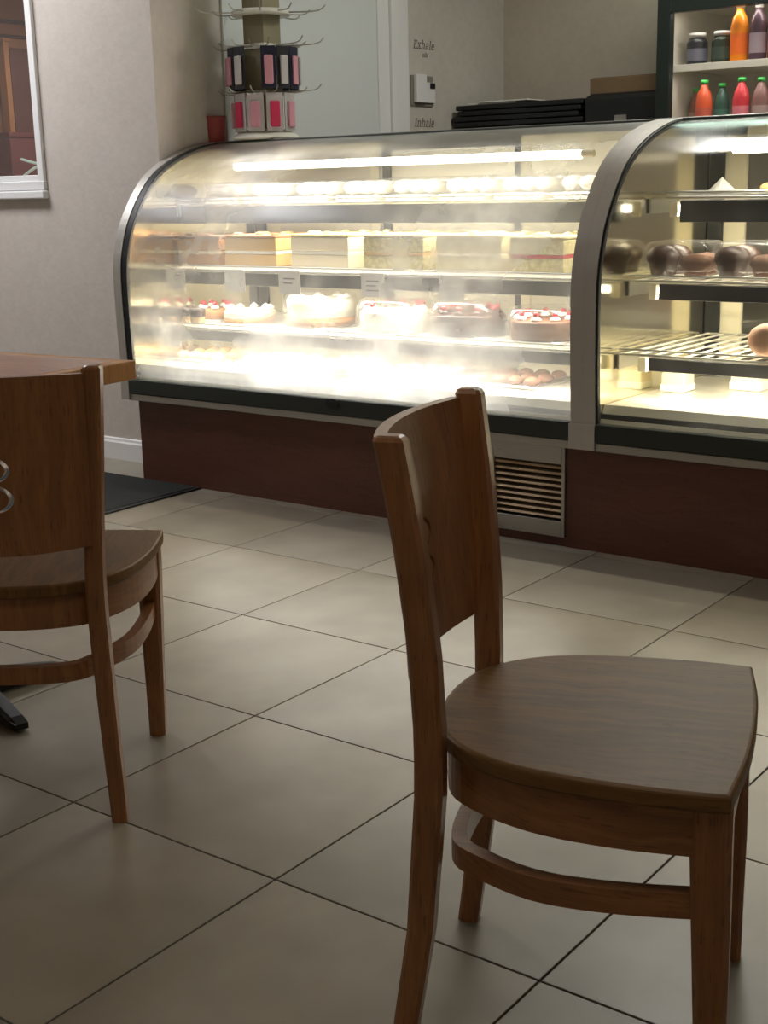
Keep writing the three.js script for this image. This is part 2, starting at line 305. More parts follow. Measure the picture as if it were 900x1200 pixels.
    if (o.tubes.includes(s)) {
      const ty = y - 0.035;
      P('light_tube', rod([xs0 + 0.06, ty, df + 0.062], [xs1 - 0.06, ty, df + 0.062], 0.011, 12), M.tubeGlow, sh);
      lampIn(g, xs0 + 0.06, xs1 - 0.06, ty, df + 0.062, TUBE_SHELF, tint);
    }
  });
  const [t0, t1] = o.topTube;
  P('light_tube', rod([t0, 1.181, 2.305], [t1, 1.181, 2.305], 0.014, 14), M.tubeGlow, g, 'glowing fluorescent tube under the curved glass');
  P('tube_holder', [rod([t0 - 0.045, 1.183, 2.305], [t0 - 0.004, 1.183, 2.305], 0.011, 10), rod([t1 + 0.004, 1.183, 2.305], [t1 + 0.045, 1.183, 2.305], 0.011, 10)], M.tubeEnd);
  lampIn(g, t0, t1, 1.181, 2.305, TUBE_TOP, tint);
  return g;
}
const mirrorBack = std(0xd9d4bf, 0.3, { metalness: 0.5 });
const caseA = displayCase('long curved-glass bakery display case with fogged glass, full of cakes', -2.046, -0.0393, {
  wL: 0.042, wR: 0.043, gasket: 0.026, plinth: [[-2.0, -0.388], [-0.112, -0.0393]], carcassEnd: -0.0405, tint: new THREE.Color(1, 0.95, 0.84), glass: M.glassFogged, glassLabel: 'curved front glass fogged with patches of condensation', backMat: mirrorBack, doors: 3, tubes: [0, 1, 2], topTube: [-1.665, -0.215]
});
const caseB = displayCase('curved-glass display case with clear glass and nearly empty wire shelf', -0.0389, 1.36, {
  wL: 0.043, wR: 0.043, gasket: 0.006, plinth: [[-0.0389, 1.35]], carcassEnd: 1.345, joined: true, gasketR: true, tint: new THREE.Color(1, 0.93, 0.72), glass: M.glassClear, glassLabel: 'clear curved front glass', backMat: M.pane, doors: 2, tubes: [0, 1, 2], topTube: [0.28, 1.2], wirePitch: 0.05, hs: 0.09
});
{ // steel cooling grille set into the plinth of the fogged case
  const g = part('vent_panel', [box(-0.386, -0.370, 0.03, 0.318, 2.042, 2.07, 0.002), box(-0.126, -0.114, 0.03, 0.318, 2.042, 2.07, 0.002), box(-0.37, -0.126, 0.03, 0.08, 2.042, 2.07, 0.002), box(-0.37, -0.126, 0.26, 0.318, 2.042, 2.07, 0.002)], M.steel, caseA, { world: true, label: 'steel grille with louvres' });
  part('toe_strip', box(-0.388, -0.112, 0, 0.028, 2.055, 2.075, 0.001), M.laminate, caseA, W);
  const slatSteel = std(0xc8b094, 0.32, { metalness: 0.85 });
  part('vent_back', box(-0.37, -0.126, 0.075, 0.265, 2.0705, 2.0745, 0), std(0x3a2e24, 0.7), caseA, W);
  for (let k = 0; k < 9; k++) {
    const y = 0.09 + k * 0.0195;
    part('louvre', slabX([[2.046, y], [2.048, y - 0.002], [2.066, y + 0.010], [2.064, y + 0.013], [2.05, y + 0.006]], -0.368, -0.128), slatSteel, g, W);
  }
  // round maker's badge on the black rail
  const bp = atDepth(387, 455, 2.0);
  const badge = new THREE.CylinderGeometry(0.024, 0.024, 0.004, 24); badge.rotateX(Math.PI / 2); badge.scale(1.25, 0.8, 1); badge.translate(bp[0], 0.385, -2.006);
  part('badge', badge, M.black, caseA, { world: true, label: 'small dark oval badge' });
}

// ---------------------------------------------------------------- wooden chairs
function seatHalf(u) { const P = [[-0.02, 0], [-0.016, 0.06], [0.0, 0.105], [0.03, 0.15], [0.08, 0.186], [0.15, 0.207], [0.24, 0.217], [0.33, 0.216], [0.373, 0.213]]; for (let i = 1; i < P.length; i++) if (u <= P[i][0]) { const t = (u - P[i - 1][0]) / (P[i][0] - P[i - 1][0]); return P[i - 1][1] + t * (P[i][1] - P[i - 1][1]); } return 0.213; }
function uPlan(inset, uFront, pinch = 0) {      // U-shaped plan: front right, round the back, front left
  const key = [[uFront, -(0.21 - inset)], [0.24, -(0.215 - inset)], [0.14, -(0.203 - inset)], [0.06, -(0.165 - inset) - pinch], [0.02, -(0.115 - inset * 0.8)], [-0.008 + inset * 0.6, 0]];
  return smooth([...key, ...key.slice(0, -1).reverse().map(([u, v]) => [u, -v])], 48);
}
function makeChair(label) {
  const t = thing('dining_chair', label, 'chair', [0, 0, 0], 0, 'dark wooden café chairs');
  { // seat
    const half = smooth([[-0.02, 0.0], [-0.017, 0.05], [-0.004, 0.1], [0.03, 0.15], [0.08, 0.186], [0.15, 0.207], [0.24, 0.217], [0.33, 0.217], [0.365, 0.213]], 30);
    const front = smooth([[0.365, 0.213], [0.378, 0.1], [0.381, 0.0]], 8).slice(1);
    const all = [...half, ...front], loop = [...all, ...all.slice(1, -1).reverse().map(([u, v]) => [u, -v])];
    const s = new THREE.Shape(loop.map(([u, v]) => new THREE.Vector2(u, v)));
    const g = new THREE.ExtrudeGeometry(s, { depth: 0.014, bevelEnabled: true, bevelSize: 0.006, bevelThickness: 0.005, bevelOffset: -0.006, bevelSegments: 3 });
    g.rotateX(-Math.PI / 2); g.translate(0, 0.417, 0);
    part('seat', boxUV(g, 0), M.seat, t);
  }
  part('apron', [band(uPlan(0.018, 0.345), 0.352, 0.413, 0.022), band([[0.347, -0.17], [0.354, -0.08], [0.356, 0], [0.354, 0.08], [0.347, 0.17]], 0.352, 0.413, 0.02)], M.chair, t);
  part('stretcher', band(uPlan(0.028, 0.345, -0.004), 0.268, 0.3, 0.02, 0.021), M.chair, t);
  const rear = (y) => { const K = [[0, -0.038, 0.175], [0.18, -0.012, 0.162], [0.36, 0.0, 0.154], [0.436, 0.001, 0.153], [0.56, -0.003, 0.160], [0.70, -0.016, 0.172], [0.823, -0.034, 0.183]]; for (let i = 1; i < K.length; i++) if (y <= K[i][0]) { const f = (y - K[i - 1][0]) / (K[i][0] - K[i - 1][0]); return [K[i - 1][1] + f * (K[i][1] - K[i - 1][1]), K[i - 1][2] + f * (K[i][2] - K[i - 1][2])]; } return [-0.034, 0.183]; };
  for (const s of [1, -1]) {
    const st = []; for (let k = 0; k <= 18; k++) { const y = 0.817 * k / 18, [u, v] = rear(y); st.push([u, v * s, y, 0.031 + 0.006 * Math.min(1, y / 0.35), 0.028 + 0.004 * Math.min(1, y / 0.3)]); }
    const [u, v] = rear(0.823); st.push([u, v * s, 0.8215, 0.032, 0.026], [u, v * s, 0.8235, 0.024, 0.018]);
    part('rear_leg', post(st), M.chair, t);
    part('front_leg', post([[0.352, 0.179 * s, 0, 0.032, 0.032], [0.348, 0.182 * s, 0.2, 0.042, 0.040], [0.343, 0.185 * s, 0.38, 0.048, 0.046], [0.343, 0.185 * s, 0.416, 0.048, 0.046]]), M.chair, t);
  }
  { // bowed back panel with a cut-out figure of crescents
    const y0 = 0.505, y1 = 0.812, s = new THREE.Shape();
    s.moveTo(-0.158, y0 + 0.004); s.quadraticCurveTo(0, y0 - 0.012, 0.158, y0 + 0.004); s.lineTo(0.172, y1); s.lineTo(-0.172, y1); s.closePath();
    for (const m of [1, -1]) for (const [cy, rx, ry, a0, a1] of [[0.654, 0.035, 0.022, -84, 82], [0.603, 0.037, 0.024, -82, 84]]) {
      const h = new THREE.Path(), pt = (t, w) => { const a = (a0 + (a1 - a0) * t) * Math.PI / 180, e = w * (0.0012 + 0.0028 * Math.sin(Math.PI * t)); return [m * (rx + e) * Math.cos(a), cy + (ry + e) * Math.sin(a)]; };
      for (let k = 0; k <= 16; k++) k ? h.lineTo(...pt(k / 16, 1)) : h.moveTo(...pt(0, 1));
      for (let k = 16; k >= 0; k--) h.lineTo(...pt(k / 16, -1));
      s.holes.push(h);
    }
    let g = new THREE.ExtrudeGeometry(s, { depth: 0.016, bevelEnabled: false, curveSegments: 10 });
    g = new TessellateModifier(0.02, 8).modify(g);
    const p = g.attributes.position;
    for (let i = 0; i < p.count; i++) {
      const v = p.getX(i), y = p.getY(i), th = p.getZ(i) - 0.008, [u, vm] = rear(y), q = clamp(Math.abs(v) / vm);
      p.setXYZ(i, u - 0.013 - 0.036 * (1 - q * q) + th, y, v);            // local z = -left, so +v of the shape is the chair's right
    }
    g.computeVertexNormals();
    part('backrest', boxUV(g, 1), M.chair, t, { label: 'curved back panel with cut-out crescents forming two loops' });
  }
  return t;
}
const chairF = makeChair('dark wooden chair standing alone, seat turned to the clear display case');
chairF.position.set(0.918, 0, 0.069); chairF.rotation.y = 18.9 * Math.PI / 180;
dup(chairF, 'dining_chair', [-0.036, 0, -0.072], 127 * Math.PI / 180, 'dark wooden chair pulled up to the pedestal table');

{ // pedestal table beside the chair
  const t = thing('pedestal_table', 'wooden café table with black iron pedestal base beside a chair', 'table', [-0.60, 0, 0.22], 5 * Math.PI / 180);
  part('table_top', box(-0.25, 0.25, 0.737, 0.742, -0.26, 0.26, 0.002), M.table, t);
  part('table_edge', [box(-0.285, 0.285, 0.70, 0.736, -0.295, 0.295, 0.004), ...[[-0.285, -0.251, -0.295, 0.295], [0.251, 0.285, -0.295, 0.295], [-0.25, 0.25, -0.295, -0.261], [-0.25, 0.25, 0.261, 0.295]].map(([a, b, c, d]) => box(a, b, 0.73, 0.742, c, d, 0.003))], M.tableEdge, t);
  part('pedestal_column', [lathe([[0.001, 0.03], [0.05, 0.03], [0.05, 0.07], [0.034, 0.1], [0.034, 0.64], [0.05, 0.68], [0.001, 0.68]])], M.iron, t);
  part('mounting_plate', box(-0.14, 0.14, 0.682, 0.699, -0.14, 0.14, 0.003), M.iron, t);
  for (let k = 0; k < 4; k++) {
    const a = [-19, 75, 161, 255][k] * Math.PI / 180, g = post([[0, 0, 0, 0.07, 0.05], [0, 0, 0.09, 0.062, 0.044], [0, 0, 0.20, 0.054, 0.04], [0, 0, 0.245, 0.05, 0.036], [0, 0, 0.27, 0.03, 0.03]]);
    const p = g.attributes.position;
    for (let i = 0; i < p.count; i++) { const L = p.getY(i), h = p.getX(i), sgn = h > 0 ? 1 : 0, top = 0.06 - 0.028 * (L / 0.27) ** 1.4; p.setXYZ(i, L * (k % 2 ? 0.86 : 0.96), sgn ? top * clamp(Math.abs(h) / 0.03, 0.6, 1) : 0.006, p.getZ(i)); }
    g.rotateY(a); g.computeVertexNormals();
    const f = part('foot', g, M.iron, t);
  }
}

// ---------------------------------------------------------------- floor mat
{
  const m = thing('floor_mat', 'black ribbed floor mat lying against the foot of the display case', 'mat', [-2.15, 0, 1.7]);
  part('pile', box(-2.6, -1.7, 0.001, 0.010, 1.37, 2.035, 0.002), M.mat, m, W);
  part('edging', [box(-2.63, -2.6, 0.001, 0.007, 1.34, 2.045, 0.002), box(-1.7, -1.678, 0.001, 0.007, 1.34, 2.045, 0.002), box(-2.6, -1.7, 0.001, 0.007, 1.34, 1.37, 0.002)], M.black, m, W);
}

// ---------------------------------------------------------------- goods in the fogged case
const Mx = {
  pistachio: std(0xffffff, 0.8, { map: texture(256, 256, (x, y) => mixc([150, 142, 92], [214, 200, 150], fbm(x, y, 24, 401, 3)), [0.2, 0.2]) }),
  creamCake: std(0xe9dcc0, 0.6), caramel: std(0xa9794a, 0.6), choc: std(0x3b2013, 0.4), sponge: std(0xc9a46a, 0.8), white: std(0xf1ece0, 0.5), red: std(0xb3182a, 0.3), pink: std(0xd99aa0, 0.5), darkberry: std(0x2a1420, 0.3), foil: std(0xd8d8d4, 0.3, { metalness: 0.85 }), brownCake: std(0x6a4228, 0.7), crust: std(0xb07a3c, 0.7), blackTray: std(0x1a1a1a, 0.4)
};
const berryG = new THREE.SphereGeometry(1, 10, 7);
const at = (px, d, y) => [atDepth(px, 300, d)[0], y, d];
function dome(r, h, g) { part('lid', lathe([[r, 0.006], [r, h * 0.72], [r * 0.93, h * 0.93], [r * 0.8, h], [0, h]], 24), M.plastic, g, { label: 'clear plastic dome' }); }
function roundCake(label, pos, r, h, side, top, o = {}) {
  const g = thing('round_cake', label, 'cake', pos);
  part('cake_board', lathe([[0, 0], [r + 0.018, 0], [r + 0.018, 0.004], [0, 0.004]], 28), Mx.foil, g);
  if (o.layer) { part('sponge', lathe([[0, 0.005], [r, 0.005], [r, h * o.layer], [0, h * o.layer]]), o.layerMat, g); }
  const b = o.layer ? h * o.layer + 0.0005 : 0.005;
  part('frosting', lathe([[0, b], [r, b], [r + 0.001, h - 0.008], [r - 0.007, h], [0, h + 0.001]]), side, g);
  const n = o.n ?? 10;
  for (let k = 0; k < n; k++) {
    const a = 2 * Math.PI * k / n, rr = r * 0.78;
    const m = part('rosette', lathe([[0, 0], [0.016, 0], [0.017, 0.007], [0.008, 0.015], [0, 0.02]], 10), top, g); m.position.set(rr * Math.cos(a), h, rr * Math.sin(a));
    if (o.berry) { const q = part('berry', berryG, o.berry, m); q.scale.setScalar(0.010); q.position.y = 0.02; }
  }
  if (o.dome) dome(r + 0.014, h + o.dome, g);
  return g;
}
function boxCake(label, pos, w, h, l, side, top, stripe) {
  const g = thing('loaf_cake', label, 'cake', pos, 0, undefined);
  part('cake_board', box(-w / 2 - 0.008, w / 2 + 0.008, 0, 0.004, -0.008, l + 0.008, 0.001), Mx.foil, g);
  part('sponge', box(-w / 2, w / 2, 0.0045, h * 0.42, 0, l, 0.004), side, g);
  part('filling', box(-w / 2 + 0.002, w / 2 - 0.002, h * 0.421, h * 0.52, 0.002, l, 0.002), stripe, g);
  part('sponge', box(-w / 2, w / 2, h * 0.521, h * 0.9, 0, l, 0.004), side, g);
  part('topping', box(-w / 2, w / 2, h * 0.901, h, 0, l, 0.006), top, g);
  for (let k = 0; k < 7; k++) { const m = part('crumb', berryG, top, g); const sx = 0.012 + rnd() * 0.012; m.scale.set(sx, 0.009, sx); m.position.set((k / 6 - 0.5) * (w - 0.04), h, -0.02 - rnd() * (l - 0.05)); }
  return g;
}
const S1 = SHELVES[0][0], S2 = SHELVES[1][0], S3 = SHELVES[2][0], DK = 0.4525;
// second shelf: a row of tall loaf cakes
boxCake('brown loaf cake at the wall end of the second shelf, first of the row', [-1.882, S2, 2.30], 0.22, 0.115, 0.3, Mx.caramel, Mx.brownCake, Mx.creamCake);
boxCake('pale brown loaf cake with white filling, second from the wall end', at(293, 2.30, S2), 0.26, 0.12, 0.3, Mx.sponge, Mx.caramel, Mx.white);
boxCake('cream loaf cake next to the pale brown loaf', at(374, 2.30, S2), 0.27, 0.125, 0.3, Mx.creamCake, Mx.pistachio, Mx.white);
boxCake('pistachio crumb loaf cake beside the cream loaf', at(460, 2.30, S2), 0.26, 0.125, 0.3, Mx.pistachio, Mx.pistachio, Mx.sponge);
boxCake('pistachio crumb loaf cake next to the loaf with red filling', at(548, 2.30, S2), 0.26, 0.125, 0.3, Mx.pistachio, Mx.pistachio, Mx.creamCake);
boxCake('loaf cake with red jelly filling by the joint of the cases', at(628, 2.30, S2), 0.2, 0.12, 0.3, Mx.pistachio, Mx.pistachio, Mx.red);
// third shelf: domed round cakes
roundCake('white and brown layer cake under a tall clear dome', at(374, 2.38, S3), 0.125, 0.10, Mx.white, Mx.white, { layer: 0.36, layerMat: Mx.caramel, dome: 0.025, n: 8 });
roundCake('white frosted cake ringed with strawberries', at(462, 2.36, S3), 0.125, 0.075, Mx.white, Mx.white, { berry: Mx.red, dome: 0.04, n: 10 });
roundCake('dark chocolate cake topped with red cherries', at(550, 2.35, S3), 0.122, 0.075, Mx.choc, Mx.choc, { berry: Mx.red, dome: 0.045, n: 9 });
roundCake('brown cake with white cream rosettes and red cherries', at(640, 2.34, S3), 0.115, 0.068, Mx.brownCake, Mx.white, { berry: Mx.red, dome: 0.04, n: 9 });
roundCake('low cream tart with one ring of white rosettes', at(290, 2.36, S3), 0.10, 0.05, Mx.creamCake, Mx.white, { layer: 0.4, layerMat: Mx.crust, n: 9 });
roundCake('small cream tart ringed with red cherries beside the layered dessert cups', [-1.895, S3, 2.40], 0.075, 0.045, Mx.caramel, Mx.white, { berry: Mx.red, n: 7 });
{ const c = [[-1.96, 'nearest the wall'], [-1.882, 'middle'], [-1.804, 'beside the cream tart']];
  for (const [px, w] of c) {
    const g = thing('dessert_cup', 'clear cup of dark layered dessert, ' + (w === 'middle' ? 'middle one of three' : w), 'dessert', [px, S3, 2.2], 0, 'dessert cups');
    part('cream_layer', lathe([[0, 0.003], [0.026, 0.003], [0.029, 0.03], [0, 0.03]], 18), Mx.sponge, g); part('chocolate_layer', lathe([[0, 0.031], [0.029, 0.031], [0.032, 0.06], [0, 0.062]], 18), Mx.choc, g);
    part('cup', lathe([[0.0, 0.0], [0.027, 0.0], [0.035, 0.075]], 18), M.plastic, g);
  } }
// top shelf: clear clamshells of pastry
{ let first; const kinds = ['pale', 'white'];
  for (let k = 0; k < 8; k++) {
    const pos = [-1.84 + k * 0.225, S1, 2.46];
    if (first) { dup(first, 'pastry_clamshell', pos, 0); continue; }
    const g = first = thing('pastry_clamshell', 'clear clamshell of white pastries in the row on the topmost shelf', 'pastry box', pos, 0, 'clamshells on the top shelf');
    part('tray', box(-0.095, 0.095, 0, 0.02, -0.08, 0.1, 0.008), Mx.foil, g);
    for (let j = 0; j < 3; j++) { const m = part('pastry', berryG, Mx.white, g); m.scale.set(0.031, 0.026, 0.072); m.position.set(-0.06 + j * 0.06, 0.046, -0.01); }
    part('lid', boxUV(new RoundedBoxGeometry(0.19, 0.056, 0.18, 2, 0.018)).translate(0, 0.049, -0.01), M.plastic, g);
  } }
// deck: white trays with pastry, dark little jars
{ const spec = [[-1.85, 'tray of iced buns at the wall end of the case floor', Mx.sponge], [-1.5, 'tray of pale cream slices on the case floor', Mx.creamCake], [-1.17, 'tray of white meringues on the case floor', Mx.white], [-0.84, 'tray of pink iced slices on the case floor', Mx.pink], [-0.45, 'tray of dark brown slices on the case floor by the joint', Mx.brownCake]];
  for (const [px, label, m] of spec) {
    const g = thing('pastry_tray', label, 'pastry tray', [px, DK, 2.34], 0);
    part('tray', [box(-0.13, 0.13, 0, 0.006, -0.13, 0.13, 0.002), box(-0.14, 0.14, 0.006, 0.012, -0.14, -0.13, 0.001), box(-0.14, 0.14, 0.006, 0.012, 0.13, 0.14, 0.001)], Mx.foil, g);
    for (let j = 0; j < 12; j++) { const q = part('pastry', berryG, m, g); q.scale.set(0.027, 0.016, 0.03); q.position.set(-0.095 + (j % 4) * 0.063, 0.02, -0.085 + (j / 4 | 0) * 0.085); }
  }
  for (const [px, w] of [[355, 'closer to the wall'], [395, 'closer to the joint of the cases']]) {
    const g = thing('jam_jar', 'small dark jam jar in the fogged case, ' + w, 'jar', at(px, 2.125, DK), 0, 'jam jars');
    part('jar', lathe([[0, 0], [0.026, 0], [0.028, 0.008], [0.028, 0.026], [0, 0.026]], 20), Mx.crust, g); part('lid', lathe([[0, 0.0262], [0.03, 0.0262], [0.03, 0.036], [0, 0.036]], 20), Mx.choc, g);
  } }
// price cards clipped to the shelf fronts
{ const card = (n) => canvasTex(64, 48, (c, w, h) => { c.fillStyle = '#e9e8e2'; c.fillRect(0, 0, w, h); c.fillStyle = '#8f8f8a'; for (let k = 0; k < n; k++) c.fillRect(14, 14 + k * 10, 36 - 8 * (k % 2), 3); });
  const cm = [2, 3].map(n => std(0xffffff, 0.7, { map: card(n) }));
  const spots = [[204, 2, 'under the first brown loaf'], [274, 2, 'under the pale brown loaf'], [338, 2, 'under the cream loaf'], [436, 2, 'under the pistachio loaf beside the cream loaf'], [529, 2, 'under the pistachio loaf next to the red-filled loaf'], [195, 3, 'below the layered dessert cups'], [450, 3, 'below the strawberry cake']];
  spots.forEach(([px, s, where], k) => {
    const [y, df] = SHELVES[s - 1], d = df - 0.012, p = at(px, d, y - 0.08), w = s === 2 ? 0.10 : 0.095;
    const g = thing('price_card', 'white price card on the shelf edge ' + where, 'price tag', p, 0, 'price cards on the shelf fronts');
    const pl = new THREE.PlaneGeometry(w - 0.004, 0.076); pl.translate(0, 0.04, 0.0022);
    part('card', box(-w / 2, w / 2, 0, 0.08, -0.0015, 0.0015, 0), M.paper, g); part('print', pl, cm[k % 2], g);
    part('clip', box(-0.012, 0.012, 0.07, 0.096, 0.0016, 0.006, 0.001), M.plastic, g);
  }); }

// ---------------------------------------------------------------- goods in the clear case
{ let first;
  [[733, 'next to the fogged case'], [803, 'in the middle'], [866, 'farthest from the fogged case']].forEach(([px, w], i) => {
    const pos = [0.135 + i * 0.215, S2, 2.31], label = 'clear clamshell of dark chocolate muffins on the second shelf, ' + w;
    if (first) { dup(first, 'muffin_clamshell', pos, 0, label); return; }
    const g = first = thing('muffin_clamshell', label, 'muffin box', pos, 0, 'muffin clamshells');
    part('tray', box(-0.105, 0.105, 0, 0.018, -0.075, 0.085, 0.006), M.plastic, g);
    for (let k = 0; k < 4; k++) {
      const m = part('muffin', lathe([[0, 0.006], [0.036, 0.006], [0.044, 0.04], [0.053, 0.052], [0.05, 0.072], [0.032, 0.088], [0, 0.094]], 18), k % 2 ? Mx.brownCake : Mx.choc, g); m.position.set(k % 2 ? 0.052 : -0.05, 0.004, k < 2 ? 0.035 : -0.042); if (k % 2) m.scale.set(0.9, 0.75, 0.7);
    }
    part('lid', boxUV(new RoundedBoxGeometry(0.21, 0.092, 0.165, 3, 0.03)).translate(0, 0.064, -0.005), M.plastic, g);
  });
  const t = thing('baking_tray', 'flat tray of golden pastries on white paper, topmost shelf', 'tray', [0.36, S1, 2.50]);
  part('tray', [box(-0.30, 0.5, 0, 0.006, -0.13, 0.2, 0.002), box(-0.31, 0.51, 0.004, 0.016, -0.14, -0.131, 0.002)], Mx.foil, t);
  part('paper', box(-0.28, 0.48, 0.0065, 0.008, -0.13, 0.18, 0), M.paper, t);
  for (let k = 0; k < 6; k++) { const m = part('pastry', berryG, k % 2 ? Mx.crust : Mx.sponge, t); m.scale.set(0.052, 0.016, 0.045); m.position.set(0.0 + k * 0.088, 0.022, 0.06 - 0.03 * (k % 3)); }
  const n = part('napkin', new THREE.ConeGeometry(0.05, 0.045, 4), M.paper, t); n.position.set(-0.17, 0.031, 0.06); n.scale.z = 0.7;
  const b = thing('berry_cake', 'dark berry cake in a clear box at the top of the clear case', 'cake', [0.95, S1 + 0.001, 2.6]);
  part('cake', lathe([[0, 0], [0.07, 0], [0.07, 0.07], [0, 0.075]], 24), Mx.darkberry, b); for (let k = 0; k < 7; k++) { const q = part('berry', berryG, Mx.red, b); q.scale.setScalar(0.013); q.position.set(0.05 * Math.cos(k * 0.9), 0.08, 0.05 * Math.sin(k * 0.9)); }
  for (const [px, d, label, s] of [[0.075, 2.42, 'cream butter block on the floor of the clear case, nearer the fogged case', 0.8], [0.26, 2.55, 'larger cream butter block on the floor of the clear case', 1]]) {
    const g = thing('butter_block', label, 'food block', [px, 0.4525, d]); part('block', box(-0.05 * s, 0.05 * s, 0, 0.075 * s, -0.04, 0.04, 0.008), Mx.creamCake, g); part('wrapper', box(-0.053 * s, 0.053 * s, 0.0, 0.03 * s, -0.043, 0.043, 0.006), M.paper, g);
  }
  const r = thing('bread_roll', 'pinkish bread roll lying on the empty wire shelf', 'bread', at(908, 2.22, S3 + 0.001)); const q = part('roll', berryG, std(0xc79a7c, 0.8), r); q.scale.set(0.07, 0.05, 0.05); q.position.y = 0.048;
}

// ---------------------------------------------------------------- drinks fridge and its bottles
{
  const fx0 = -0.84, fx1 = -0.04, d0 = 4.1, d1 = 4.78, g = thing('drinks_fridge', 'tall black glass-door drinks fridge with white interior', 'fridge', [-0.44, 0, d0]);
  const P = (n, geo, m, par = g, label) => part(n, geo, m, par, { world: true, label }), blk = std(0x1b2420, 0.4), liner = std(0xdcd8ca, 0.5);
  P('body', [box(fx0, fx0 + 0.03, 0, 2.0, d0 + 0.05, d1, 0.003), box(fx1 - 0.03, fx1, 0, 2.0, d0 + 0.05, d1, 0.003), box(fx0 + 0.03, fx1 - 0.03, 0, 0.25, d0 + 0.05, d1, 0.002), box(fx0 + 0.03, fx1 - 0.03, 1.84, 2.0, d0 + 0.05, d1, 0.002), box(fx0 + 0.03, fx1 - 0.03, 0.25, 1.84, d1 - 0.03, d1, 0)], blk);
  P('liner', [box(fx0 + 0.031, fx0 + 0.045, 0.251, 1.839, d0 + 0.051, d1 - 0.031, 0), box(fx1 - 0.045, fx1 - 0.031, 0.251, 1.839, d0 + 0.051, d1 - 0.031, 0), box(fx0 + 0.045, fx1 - 0.045, 0.251, 1.839, d1 - 0.042, d1 - 0.031, 0), box(fx0 + 0.045, fx1 - 0.045, 1.826, 1.839, d0 + 0.051, d1 - 0.043, 0)], liner);
  const door = P('door_frame', [box(fx0, fx0 + 0.062, 0.1, 1.98, d0, d0 + 0.045, 0.004), box(fx1 - 0.062, fx1, 0.1, 1.98, d0, d0 + 0.045, 0.004), box(fx0 + 0.062, fx1 - 0.062, 1.79, 1.98, d0, d0 + 0.045, 0.003), box(fx0 + 0.062, fx1 - 0.062, 0.1, 0.26, d0, d0 + 0.045, 0.003)], blk);
  P('door_glass', box(fx0 + 0.062, fx1 - 0.062, 0.26, 1.79, d0 + 0.02, d0 + 0.026, 0), M.pane, door);
  P('door_handle', box(fx1 - 0.045, fx1 - 0.025, 0.95, 1.35, d0 - 0.04, d0 - 0.001, 0.006), M.gasket, door);
  P('header_sign', box(fx0 + 0.01, fx1 - 0.01, 2.005, 2.22, d0 + 0.01, d0 + 0.06, 0.004), std(0xd8f0e0, 0.4, { emissive: new THREE.Color(0.72, 1, 0.82), emissiveIntensity: 2 }), g, 'pale green lit header sign');
  { const L = new THREE.RectAreaLight(new THREE.Color(0.72, 1, 0.82), 2, 0.76, 0.2); L.position.set(0, 2.11, 0.0); L.rotation.y = Math.PI; L.castShadow = true; L.name = 'sign_light'; g.add(L); }
  for (const y of [0.62, 0.95, 1.287, 1.575]) P('shelf', [box(fx0 + 0.046, fx1 - 0.046, y - 0.012, y - 0.002, d0 + 0.07, d1 - 0.06, 0.001), box(fx0 + 0.046, fx1 - 0.046, y - 0.026, y + 0.004, d0 + 0.056, d0 + 0.068, 0.002)], liner);
  P('light_tube', rod([fx0 + 0.1, 1.808, d0 + 0.09], [fx1 - 0.1, 1.808, d0 + 0.09], 0.01), std(0xffffff, 0.4, { emissive: new THREE.Color(1, 0.96, 0.86), emissiveIntensity: 2 }));
  for (const [y, d, pw] of [[1.795, d0 + 0.09, 16], [1.545, d0 + 0.062, 12]]) { const L = new THREE.RectAreaLight(new THREE.Color(1, 0.95, 0.85), pw, 0.6, 0.02); L.position.set(0, y, -0.085); L.rotation.x = -Math.PI / 2; L.castShadow = true; L.name = 'fridge_light'; g.add(L); }
  const tall = (name, label, px, d, y, body, labelM, cap, s, grp, neck = 1) => {
    const b = thing(name, label, 'bottle', at0(px, d, y), 0, grp), r = 0.033 * s, h = 0.2 * s * neck;
    part('bottle', lathe([[0, 0], [r * 0.92, 0], [r, 0.008], [r, h * 0.62], [r * 0.8, h * 0.78], [r * 0.42, h * 0.9], [r * 0.4, h * 0.95], [0, h * 0.95]], 20), body, b);
    part('label', lathe([[r + 0.0006, h * 0.14], [r + 0.0006, h * 0.5]], 20), labelM, b);
    part('cap', lathe([[0, h * 0.951], [r * 0.47, h * 0.951], [r * 0.47, h * 1.03], [0, h * 1.03]], 16), cap, b); return b;
  };
  function at0(px, d, y) { return [atDepth(px, 60, d)[0], y, d]; }
  const c = (h, r = 0.25) => std(h, r), white = c(0xe8e6e0, 0.4), green = c(0x35b04a, 0.4);
  for (const [px, label] of [[817, 'dark jar with white lid by the fridge liner'], [846, 'dark green jar with white lid beside the orange juice']]) {
    const b = thing('drink_jar', label, 'jar', at0(px, 4.24, 1.575), 0, 'dark jars in the fridge');
    part('jar', lathe([[0, 0], [0.042, 0], [0.045, 0.01], [0.045, 0.095], [0.034, 0.115], [0, 0.115]], 20), c(px < 830 ? 0x2d3034 : 0x2c3a2c), b); part('label', lathe([[0.0456, 0.02], [0.0456, 0.07]], 20), c(px < 830 ? 0x6a6a78 : 0x36443a, 0.5), b); part('lid', lathe([[0, 0.1155], [0.036, 0.1155], [0.036, 0.135], [0, 0.135]], 18), white, b);
  }
  tall('juice_bottle', 'orange juice bottle with white cap on the upper fridge shelf', 866, 4.22, 1.575, c(0xf08a1a), c(0xe86a1c, 0.5), white, 1.15);
  tall('juice_bottle', 'purple drink bottle with white cap on the upper fridge shelf', 888, 4.22, 1.575, c(0x55404c), c(0x9a8a94, 0.5), white, 1.12);
  tall('juice_bottle', 'red-orange drink bottle with white cap on the upper fridge shelf', 910, 4.22, 1.575, c(0xb4583c), c(0xc0584c, 0.5), white, 1.12);
